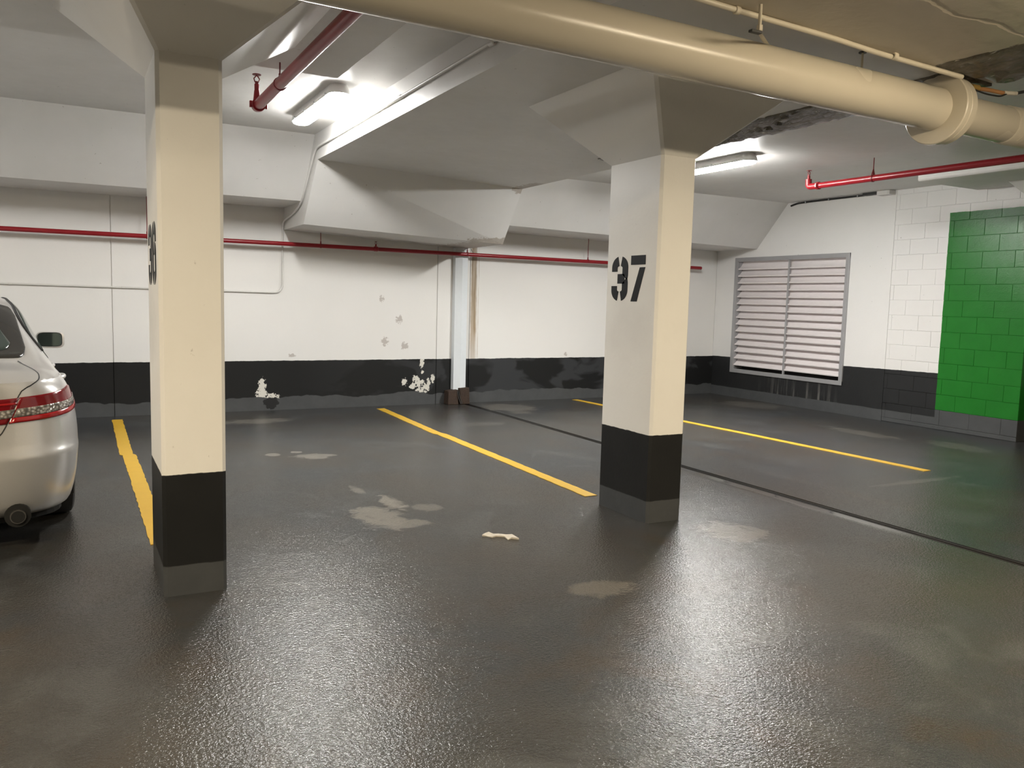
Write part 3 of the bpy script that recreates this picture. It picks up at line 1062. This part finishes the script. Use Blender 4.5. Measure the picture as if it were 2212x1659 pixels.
# cable and little box along the top of the right wall
t = thing('wall_cable', (XR - .02, 8.6, 3.09), 'black cable clipped along the top of the white wall above the grille', 'cable')
tube('cable', [(XR - .016, 9.27, 3.07), (XR - .016, 9.15, 3.098), (XR - .018, 8.85, 3.102), (XR - .018, 7.93, 3.100), (XR - .03, 7.80, 3.095)], .014, 'black_cable', t, seg=10, fil=.1)
for yy in (8.98, 8.55, 8.05):
    ring('clip', (XR - .018, yy, 3.101), (0, 1, 0), .012, .019, .02, 'steel', t, 12)
t = thing('junction_box', (XR - .06, 7.65, 3.05), 'small grey junction box at the ceiling corner above the white wall', 'box')
box('enclosure', (XR - .13, XR - .002, 7.46, 7.66, 3.058, 3.118), 'housing', t, bevel=.006)
box('cover_plate', (XR - .137, XR - .129, 7.48, 7.60, 3.064, 3.112), 'conduit_white', t, bevel=.002)
box('base_plate', (XR - .09, XR - .002, 7.66, 7.92, 3.085, 3.119), 'dark_steel', t, bevel=.004)
print('services done')


# ------------------------------------------------------------------ silver car
def crom(keys, x):
    """Catmull-Rom-ish interpolation of (x, value...) keys"""
    n_ = len(keys)
    if x <= keys[0][0]:
        return keys[0][1:]
    if x >= keys[-1][0]:
        return keys[-1][1:]
    for i in range(n_ - 1):
        if keys[i][0] <= x <= keys[i + 1][0]:
            break
    a, b = keys[i], keys[i + 1]
    h = b[0] - a[0]
    u = (x - a[0]) / h
    res = []
    for k in range(1, len(a)):
        ma = (b[k] - keys[i - 1][k]) / (b[0] - keys[i - 1][0]) if i > 0 else (b[k] - a[k]) / h
        mb = (keys[i + 2][k] - a[k]) / (keys[i + 2][0] - a[0]) if i + 2 < n_ else (b[k] - a[k]) / h
        res.append(a[k] * (2 * u ** 3 - 3 * u ** 2 + 1) + h * ma * (u ** 3 - 2 * u ** 2 + u) + b[k] * (-2 * u ** 3 + 3 * u ** 2) + h * mb * (u ** 3 - u ** 2))
    return res


def build_car():
    LEN = 4.80
    root = thing('car', (-.845, 5.16, 0), 'silver sedan parked nose to the wall with red and clear tail lamps', 'car', rz=math.radians(4.3))
    # plan outline of the widest level: list of (s, x, y); rear centre -> side -> nose
    NXR = 16
    # level table: z, side inset, rear push-in
    lev = [(.200, .100, .16), (.235, .060, .085), (.30, .035, .045), (.40, .016, .018), (.50, .006, .004), (.565, .000, .000), (.60, .002, .022),
           (.68, .004, .040), (.76, .012, .050), (.84, .028, .052), (.90, .046, .050), (.945, .068, .050), (.975, .092, .056)]
    NL = 26
    levels = [crom([(i,) + l for i, l in enumerate(lev)], (len(lev) - 1) * j / NL) for j in range(NL + 1)]

    def rear_pt(u, ins, push):          # u 0 centre .. 1 corner end (on the side at y = .62)
        a = u * math.pi / 2
        p = 3.4
        x = (abs(math.sin(a)) ** (2 / p)) * (.905 - ins)
        y = .62 - (.62 - push) * (abs(math.cos(a)) ** (2 / p))
        return x, y

    def side_x(y, ins):
        w = crom([(.62, .905), (1.0, .912), (1.8, .910), (2.8, .908), (3.6, .905), (4.2, .87), (4.5, .78), (4.68, .60), (4.80, .0)], y)[0]
        return max(0.0, w - ins * (w / .91))

    ys = [.62 + (LEN - .62) * (i / 84) for i in range(85)]
    # belt height along the car
    zbelt = lambda y: crom([(0, .975), (.62, .985), (1.4, .970), (2.6, .945), (3.6, .90), (4.3, .80), (4.8, .62)], y)[0]
    V, F, idx = [], [], {}

    def add(key, p):
        if key not in idx:
            idx[key] = len(V)
            V.append(p)
        return idx[key]
    NU = 22
    # lower shell, both sides
    for sgn in (1, -1):
        cols = [('r', i) for i in range(NU + 1)] + [('s', i) for i in range(1, len(ys))]
        for ci, (kd, i) in enumerate(cols):
            for j, (z, ins, push) in enumerate(levels):
                if kd == 'r':
                    x, y = rear_pt(i / NU, ins, push)
                    zt = zbelt(y)
                else:
                    y = ys[i]
                    x = side_x(y, ins)
                    zt = zbelt(y)
                zz_ = z if z < .6 else .6 + (z - .6) * (zt - .6) / .375
                if zt < .62:
                    zz_ = .2 + (z - .2) * (zt - .2) / .775
                key = ('L', 0 if x < 1e-4 else sgn, kd, i, j)
                add(key, (sgn * x, y, zz_))
        for a, b in zip(cols, cols[1:]):
            for j in range(NL):
                q = []
                for (kd, i), jj in ((a, j), (b, j), (b, j + 1), (a, j + 1)):
                    for s in (sgn, 0):
                        k = ('L', s, kd, i, jj)
                        if k in idx:
                            q.append(idx[k])
                            break
                if len(set(q)) >= 3:
                    F.append(tuple(dict.fromkeys(q)))
    # upper shell: rows follow the rear edge / side edge, running in to the centre line
    zcen = lambda y: crom([(0.0, 1.0), (.06, 1.015), (.20, 1.035), (.50, 1.055), (.62, 1.075), (.75, 1.125), (1.05, 1.285), (1.35, 1.405), (1.6, 1.445), (2.1, 1.462), (2.6, 1.44),
                           (2.9, 1.39), (3.3, 1.20), (3.66, 1.02), (3.8, .985), (4.2, .92), (4.5, .84), (4.7, .74), (4.80, .63)], y)[0]
    cab = lambda y: crom([(0, 0), (.45, 0.0), (.85, .55), (1.25, 1), (2.9, 1), (3.4, .6), (3.8, 0), (4.8, 0)], y)[0]
    secC = [(0, 1.0, 0.0), (1, .935, .26), (2, .855, .56), (3, .765, .83), (4, .64, .945), (5, .42, .985), (6, 0.0, 1.0)]
    secT = [(0, 1.0, 0.0), (1, .975, .30), (2, .93, .56), (3, .85, .78), (4, .68, .91), (5, .40, .98), (6, 0.0, 1.0)]
    NT_ = 26
    rowsY = [('r', i) for i in range(NU, -1, -1)]
    # side rows
    for sgn in (1, -1):
        strips = [('s', i) for i in range(0, len(ys))]
        for kd, i in strips:
            y = ys[i]
            xe = side_x(y, levels[-1][1])
            ze = zbelt(y)
            if ze < .62:
                ze = .2 + (.975 - .2) * (ze - .2) / .775
            c = max(0, min(1, cab(y)))
            for m in range(NT_ + 1):
                u = 6 * m / NT_
                a, b = crom(secC, u), crom(secT, u)
                fx = a[0] * c + b[0] * (1 - c)
                fz = a[1] * c + b[1] * (1 - c)
                x = xe * fx
                p = (sgn * x, y, ze + (zcen(y) - ze) * fz)
                if m == 0:
                    k0 = ('L', sgn if xe > 1e-4 else 0, 's', i, NL) if i > 0 else ('L', sgn, 'r', NU, NL)
                    if k0 in idx:
                        idx[('U', sgn, i, m)] = idx[k0]
                        continue
                if m == NT_ or xe < 1e-4:
                    kc = ('UC', i, m if m != NT_ else NT_)
                    idx[('U', sgn, i, m)] = add(kc, (0, p[1], p[2]))
                else:
                    add(('U', sgn, i, m), p)
        for (_, a), (_, b) in zip(strips, strips[1:]):
            for m in range(NT_):
                q = [idx[('U', sgn, a, m)], idx[('U', sgn, b, m)], idx[('U', sgn, b, m + 1)], idx[('U', sgn, a, m + 1)]]
                q = tuple(dict.fromkeys(q))
                if len(q) >= 3:
                    F.append(q)
        # deck between y=.62 and the rear lip: columns follow rear boundary points, joined to first cabin row
        ND = 12
        row0 = [(V[idx[('U', sgn, 0, m)]], idx[('U', sgn, 0, m)]) for m in range(NT_ + 1)]
        for m in range(NT_ + 1):
            x0 = abs(row0[m][0][0])
            u = None
            # rear boundary point with same x at belt level
            lo, hi = 0.0, 1.0
            for _ in range(40):
                mid = (lo + hi) / 2
                if rear_pt(mid, levels[-1][1], levels[-1][2])[0] < x0:
                    lo = mid
                else:
                    hi = mid
            xb, yb = rear_pt((lo + hi) / 2, levels[-1][1], levels[-1][2])
            p0 = row0[m][0]
            zb_ = zbelt(yb)
            for d in range(1, ND + 1):
                w = d / ND
                y = p0[1] + (yb - p0[1]) * w
                crown = zcen(y) - (zcen(.62) - p0[2]) * 1.0
                zz_ = crown * (1 - w ** 6) + zb_ * w ** 6
                zz_ = max(zz_, zb_)
                key = ('D', 0 if x0 < 1e-4 else sgn, m, d)
                add(key, (sgn * x0, y, zz_))
        for m in range(NT_):
            for d in range(ND):
                q = []
                for mm, dd in ((m, d), (m, d + 1), (m + 1, d + 1), (m + 1, d)):
                    if dd == 0:
                        q.append(row0[mm][1])
                    else:
                        k = ('D', sgn, mm, dd)
                        q.append(idx[k] if k in idx else idx[('D', 0, mm, dd)])
                q = tuple(dict.fromkeys(q))
                if len(q) >= 3:
                    F.append(q)
    bm = bmesh.new()
    vs = [bm.verts.new(p) for p in V]
    for q in F:
        try:
            bm.faces.new([vs[i] for i in q])
        except ValueError:
            pass
    bmesh.ops.remove_doubles(bm, verts=bm.verts, dist=.002)
    bmesh.ops.recalc_face_normals(bm, faces=bm.faces)
    full = bm.copy()
    bvh = BVHTree.FromBMesh(full)
    # wheel openings
    WR = .365
    wy = (1.03, 3.80)
    kill = []
    for fc in bm.faces:
        c = fc.calc_center_median()
        if abs(c.x) > .55:
            for w in wy:
                if (c.y - w) ** 2 + (c.z - .33) ** 2 < WR ** 2 and c.z < .75:
                    kill.append(fc)
                    break
    bmesh.ops.delete(bm, geom=kill, context='FACES')
    for v in bm.verts:
        if any(e.is_boundary for e in v.link_edges) and abs(v.co.x) > .5:
            for w in wy:
                d = math.hypot(v.co.y - w, v.co.z - .33)
                if d < WR + .06 and v.co.z > .24:
                    v.co.y = w + (v.co.y - w) * WR / d
                    v.co.z = .33 + (v.co.z - .33) * WR / d
    me = D.meshes.new('body')
    bm.to_mesh(me)
    bm.free()
    me.shade_smooth()
    me.materials.append(M['silver'])
    body = D.objects.new('body', me)
    COL.objects.link(body)
    body.parent = root

    def hit(o, d):
        loc, nor, i_, dist = bvh.ray_cast(Vector(o), Vector(d).normalized())
        return loc, nor

    def patch(name, topc, botc, nu, nv, caster, off, mat, parent, th=.006):
        """skin patch between two edge curves, laid on the body"""
        P = []
        for i in range(nu + 1):
            a = crom(topc, i / nu)
            b = crom(botc, i / nu)
            for j in range(nv + 1):
                t_ = j / nv
                q = [a[k] * (1 - t_) + b[k] * t_ for k in range(2)]
                o, d = caster(*q)
                loc, nor = hit(o, d)
                if loc is None:
                    loc, nor = (P[-1] if P else (Vector((0, 0, 0)), Vector((0, 0, 1))))
                if nor.dot(Vector(d)) > 0:
                    nor = -nor
                P.append((loc, nor))
        V = [p + n_ * off for p, n_ in P] + [p + n_ * (off - th) for p, n_ in P]
        k = len(P)
        w = nv + 1
        F = []
        for i in range(nu):
            for j in range(nv):
                a = i * w + j
                F += [(a, a + 1, a + w + 1, a + w), (k + a, k + a + w, k + a + w + 1, k + a + 1)]
        for i in range(nu):
            for j in (0, nv):
                a = i * w + j
                F.append((a, a + w, k + a + w, k + a))
        for j in range(nv):
            for i in (0, nu):
                a = i * w + j
                F.append((a, a + 1, k + a + 1, k + a))
        return mk(name, V, F, mat, parent, smooth='all', local=True)

    from_rear = lambda x, z: ((x, -2.0, z), (0, 1, 0))

    def polar(ph, z):
        a = math.radians(ph)
        c = Vector((0.28 if ph > 0 else -.28, .85, z))
        d = Vector((math.sin(a), -math.cos(a), 0))
        return c + d * 3, -d

    # rear window: black border and the glass inside it
    for sg in (0,):
        bt = [(0, -.605, 1.315), (.08, -.565, 1.375), (.3, -.35, 1.405), (.5, 0, 1.412), (.7, .35, 1.405), (.92, .565, 1.375), (1, .605, 1.315)]
        bb = [(0, -.645, 1.13), (.06, -.63, 1.085), (.14, -.56, 1.076), (.5, 0, 1.088), (.86, .56, 1.076), (.94, .63, 1.085), (1, .645, 1.13)]
        rw = patch('rear_window', bt, bb, 40, 16, from_rear, .004, 'window_border', root)
        gt = [(0, -.47, 1.30), (.1, -.44, 1.345), (.3, -.28, 1.37), (.5, 0, 1.378), (.7, .28, 1.37), (.9, .44, 1.345), (1, .47, 1.30)]
        gb = [(0, -.565, 1.155), (.07, -.54, 1.12), (.2, -.40, 1.105), (.5, 0, 1.112), (.8, .40, 1.105), (.93, .54, 1.12), (1, .565, 1.155)]
        patch('glass', gt, gb, 36, 12, from_rear, .0065, 'car_glass', rw, .002)
    # tail lamps
    for sg in (1, -1):
        s = lambda k: [(a, sg * b, c) for a, b, c in k]
        tl = patch('tail_lamp', s([(0, 22.5, .895), (.5, 37, .908), (.85, 52, .925), (1, 60, .905)]), s([(0, 18, .752), (.5, 37, .768), (.85, 55, .800), (1, 64, .835)]), 22, 12, polar, .006, 'lens_red_deep', root, .012)
        patch('reflector', s([(0, 21.2, .833), (.5, 36, .845), (.9, 53, .86), (1, 60, .87)]), s([(0, 19.6, .785), (.5, 36.5, .80), (.9, 54, .825), (1, 61, .845)]), 18, 5, polar, .009, 'reflector', tl, .004)
        patch('lens_strip', s([(0, 19.5, .782), (.5, 36.5, .797), (.9, 54, .822), (1, 62, .843)]), s([(0, 18.3, .755), (.5, 37, .771), (.9, 55, .802), (1, 63.5, .834)]), 18, 3, polar, .0095, 'lens_red_bright', tl, .004)
        tl2 = patch('tail_lamp', s([(0, 5, .882), (1, 22.0, .893)]), s([(0, 5, .738), (1, 17.4, .750)]), 10, 10, polar, .006, 'lens_red_deep', root, .012)
        patch('reflector', s([(0, 5, .815), (1, 20.6, .832)]), s([(0, 5, .768), (1, 19.0, .784)]), 10, 4, polar, .009, 'reflector', tl2, .004)
        patch('lens_strip', s([(0, 5, .858), (1, 21.3, .868)]), s([(0, 5, .845), (1, 21.0, .855)]), 10, 2, polar, .009, 'lens_red_bright', tl2, .004)
        # boot lid shut line
        pts = [(.60, .60, 1.075), (.635, .50, 1.05), (.668, .38, 1.03), (.692, .27, 1.005), (.690, .19, .985), (.655, .13, .965), (.615, .08, .94), (.595, .06, .905), (.57, .05, .84), (.53, .03, .75), (.50, .03, .70), (.44, .02, .655), (.30, .02, .64), (0, .02, .64)]
        cur = []
        for p in fillet([(sg * a, b, c) for a, b, c in pts], .04, 3):
            loc, nor, _, _ = bvh.find_nearest(p)
            cur.append(loc + (nor if nor.dot(loc - Vector((0, 1.2, .7))) > 0 else -nor) * .0005)
        tube('boot_shut_line', cur, .0035, 'seam', root, seg=6, local=True)
        # side glass and trim
        from_side = lambda y, z: ((sg * 2.0, y, z), (-sg, 0, 0))
        patch('side_window', [(0, 1.05, 1.15), (.25, 1.42, 1.345), (.5, 2.0, 1.395), (.75, 2.6, 1.36), (1, 3.25, 1.06)], [(0, 1.02, 1.06), (.25, 1.5, 1.01), (.5, 2.1, 1.0), (.75, 2.7, .985), (1, 3.3, .985)], 30, 10, from_side, .004, 'car_glass', root)
        edge_ = []
        for i in range(25):
            a = crom([(0, .98, 1.10), (.15, 1.12, 1.24), (.3, 1.42, 1.365), (.55, 2.0, 1.418), (.75, 2.6, 1.385), (1, 3.3, 1.06)], i / 24)
            loc, nor = hit((sg * 2, a[0], a[1]), (-sg, 0, 0))
            if loc is not None:
                edge_.append(loc + Vector((sg * .002, 0, 0)))
        tube('window_seal', edge_, .011, 'seam', root, seg=8, local=True)
        # door handles
        for yy in (1.72, 2.75):
            loc, nor = hit((sg * 2, yy, .86), (-sg, 0, 0))
            x = abs(loc.x)
            tube('door_handle', [(sg * (x - .01), yy - .11, .86), (sg * (x + .032), yy - .09, .862), (sg * (x + .042), yy, .865), (sg * (x + .032), yy + .09, .862), (sg * (x - .01), yy + .11, .86)], .016, 'silver', root, seg=12, fil=.03, local=True)
        # door shut lines
        for ln in ([(2.15, .985), (2.15, .6), (2.13, .33)], [(1.30, .95), (1.42, .72), (1.55, .40)], [(3.28, .9), (3.30, .6), (3.28, .33)]):
            cur = []
            for i in range(21):
                k = i / 20 * (len(ln) - 1)
                a = min(int(k), len(ln) - 2)
                yv = ln[a][0] + (ln[a + 1][0] - ln[a][0]) * (k - a)
                zv = ln[a][1] + (ln[a + 1][1] - ln[a][1]) * (k - a)
                loc, nor = hit((sg * 2, yv, zv), (-sg, 0, 0))
                if loc is not None:
                    cur.append(loc)
            tube('door_shut_line', cur, .003, 'seam', root, seg=6, local=True)
        # door mirror: shell, glass set in its rear face
        mx, my, mz = sg * .905, 2.96, 1.065
        rings_ = []
        for t_, k in ((-.004, .90), (.0, 1.0), (.03, 1.0), (.08, .88), (.12, .55), (.135, .15)):
            R_ = []
            for i in range(28):
                a = 2 * math.pi * i / 28
                cx_, cz_ = math.cos(a), math.sin(a)
                e = 2 / 4.0
                R_.append((mx + .108 * k * math.copysign(abs(cx_) ** e, cx_), my + t_, mz + .072 * k * math.copysign(abs(cz_) ** e, cz_)))
            rings_.append(R_)
        V = [p for r in rings_ for p in r]
        F = [tuple(range(28))[::-1], tuple(range(5 * 28, 6 * 28))]
        for j in range(5):
            F += [(j * 28 + i, j * 28 + (i + 1) % 28, (j + 1) * 28 + (i + 1) % 28, (j + 1) * 28 + i) for i in range(28)]
        mir = mk('door_mirror', V, F, 'silver', root, smooth=True, local=True)

        def plate(kx, kz, yy0, yy1, name, mat, par):
            R_ = []
            for yy_ in (yy0, yy1):
                for i in range(28):
                    a = 2 * math.pi * i / 28
                    cx_, cz_ = math.cos(a), math.sin(a)
                    e = 2 / 4.5
                    R_.append((mx - sg * .004 + kx * math.copysign(abs(cx_) ** e, cx_), yy_, mz + .003 + kz * math.copysign(abs(cz_) ** e, cz_)))
            mk(name, R_, [tuple(range(28))[::-1], tuple(range(28, 56))] + [(i, (i + 1) % 28, 28 + (i + 1) % 28, 28 + i) for i in range(28)], mat, par, local=True)
        plate(.094, .062, my - .008, my - .002, 'mirror_rim', 'seam', mir)
        plate(.088, .056, my - .011, my - .006, 'mirror_glass', 'mirror_glass', mir)
        tube('mirror_stalk', [(sg * .74, my + .07, 1.0), (sg * .84, my + .06, 1.03)], .03, 'silver', mir, seg=10, local=True)
        # wheels
        for w in wy:
            prof = [(.20, -.10), (.30, -.108), (.322, -.095), (.33, -.06), (.33, .06), (.322, .095), (.30, .108), (.20, .10)]
            V, F = [], []
            for i in range(40):
                a = 2 * math.pi * i / 40
                V += [(sg * .79 + h_, w + r_ * math.cos(a), .33 + r_ * math.sin(a)) for r_, h_ in prof]
            k = len(prof)
            for i in range(40):
                j = (i + 1) % 40
                for m in range(k):
                    F.append((i * k + m, i * k + (m + 1) % k, j * k + (m + 1) % k, j * k + m))
            wl = mk('tyre', V, F, 'tyre', root, smooth=True, local=True)
            sh = []
            for i in range(10):
                a = 2 * math.pi * i / 10
                d = Vector((0, math.cos(a), math.sin(a)))
                e_ = Vector((0, -math.sin(a), math.cos(a)))
                c_ = Vector((sg * .86, w, .33))
                pp = [c_ + d * .04 + e_ * .03, c_ + d * .04 - e_ * .03, c_ + d * .205 - e_ * .022, c_ + d * .205 + e_ * .022]
                vv = pp + [p - Vector((sg * .03, 0, 0)) for p in pp]
                sh.append((vv, BF))
            sh.append(tubev([(sg * .82, w, .33), (sg * .868, w, .33)], .06, 20))
            rv, rf = [], []
            for i in range(40):
                a = 2 * math.pi * i / 40
                for r_, h_ in ((.215, .02), (.215, .085), (.195, .085), (.195, .02)):
                    rv.append((sg * (.79 + h_), w + r_ * math.cos(a), .33 + r_ * math.sin(a)))
            for i in range(40):
                j = (i + 1) % 40
                for m in range(4):
                    rf.append((i * 4 + m, i * 4 + (m + 1) % 4, j * 4 + (m + 1) % 4, j * 4 + m))
            sh.append((rv, rf))
            multi('wheel_rim', sh, 'wheel_metal', wl, local=True)
            # dark liner of the wheel opening
            V, F = [], []
            for i in range(25):
                a = math.pi * (-.12 + 1.24 * i / 24)
                for xx in (.52, .885):
                    V.append((sg * xx, w + (WR + .004) * math.cos(a), .33 + (WR + .004) * math.sin(a)))
                V.append((sg * .52, w, .33))
            for i in range(24):
                a = i * 3
                F += [(a, a + 1, a + 4, a + 3), (a, a + 3, a + 5, a + 2)]
            mk('wheel_liner', V, F, 'underbody', root, local=True)
        # exhaust tip in a dark notch of the bumper
        ex = tube('exhaust_tip', [(sg * .56, .34, .225), (sg * .56, .060, .225)], .040, 'exhaust', root, seg=20, local=True)
        tube('bore', [(sg * .56, .12, .225), (sg * .56, .057, .225)], .034, 'underbody', ex, seg=20, local=True)
        tube('bumper_notch', [(sg * .56, .30, .228), (sg * .56, .078, .228)], .066, 'underbody', root, seg=20, local=True)
    # underbody pan, windscreen, number plate
    pv = []
    out = [rear_pt(i / 10, .10, .16) for i in range(11)] + [(side_x(y, .1), y) for y in ys[4::4]]
    V = []
    for z in (.17, .215):
        V += [(x, y, z) for x, y in out] + [(-x, y, z) for x, y in reversed(out)]
    k = len(out) * 2
    mk('underbody', V, [tuple(range(k))[::-1], tuple(range(k, 2 * k))] + [(i, (i + 1) % k, k + (i + 1) % k, k + i) for i in range(k)], 'underbody', root, local=True)
    front = lambda x, z: ((x, 7.0, z), (0, -1, 0))
    patch('windscreen', [(0, -.50, 1.36), (.5, 0, 1.395), (1, .50, 1.36)], [(0, -.68, 1.06), (.5, 0, 1.05), (1, .68, 1.06)], 24, 12, front, .004, 'car_glass', root)
    box('number_plate', (-.15, .15, .025, .045, .80, .88), 'white_metal', root, local=True)
    # bumper crease line
    return root


build_car()
print('car done')
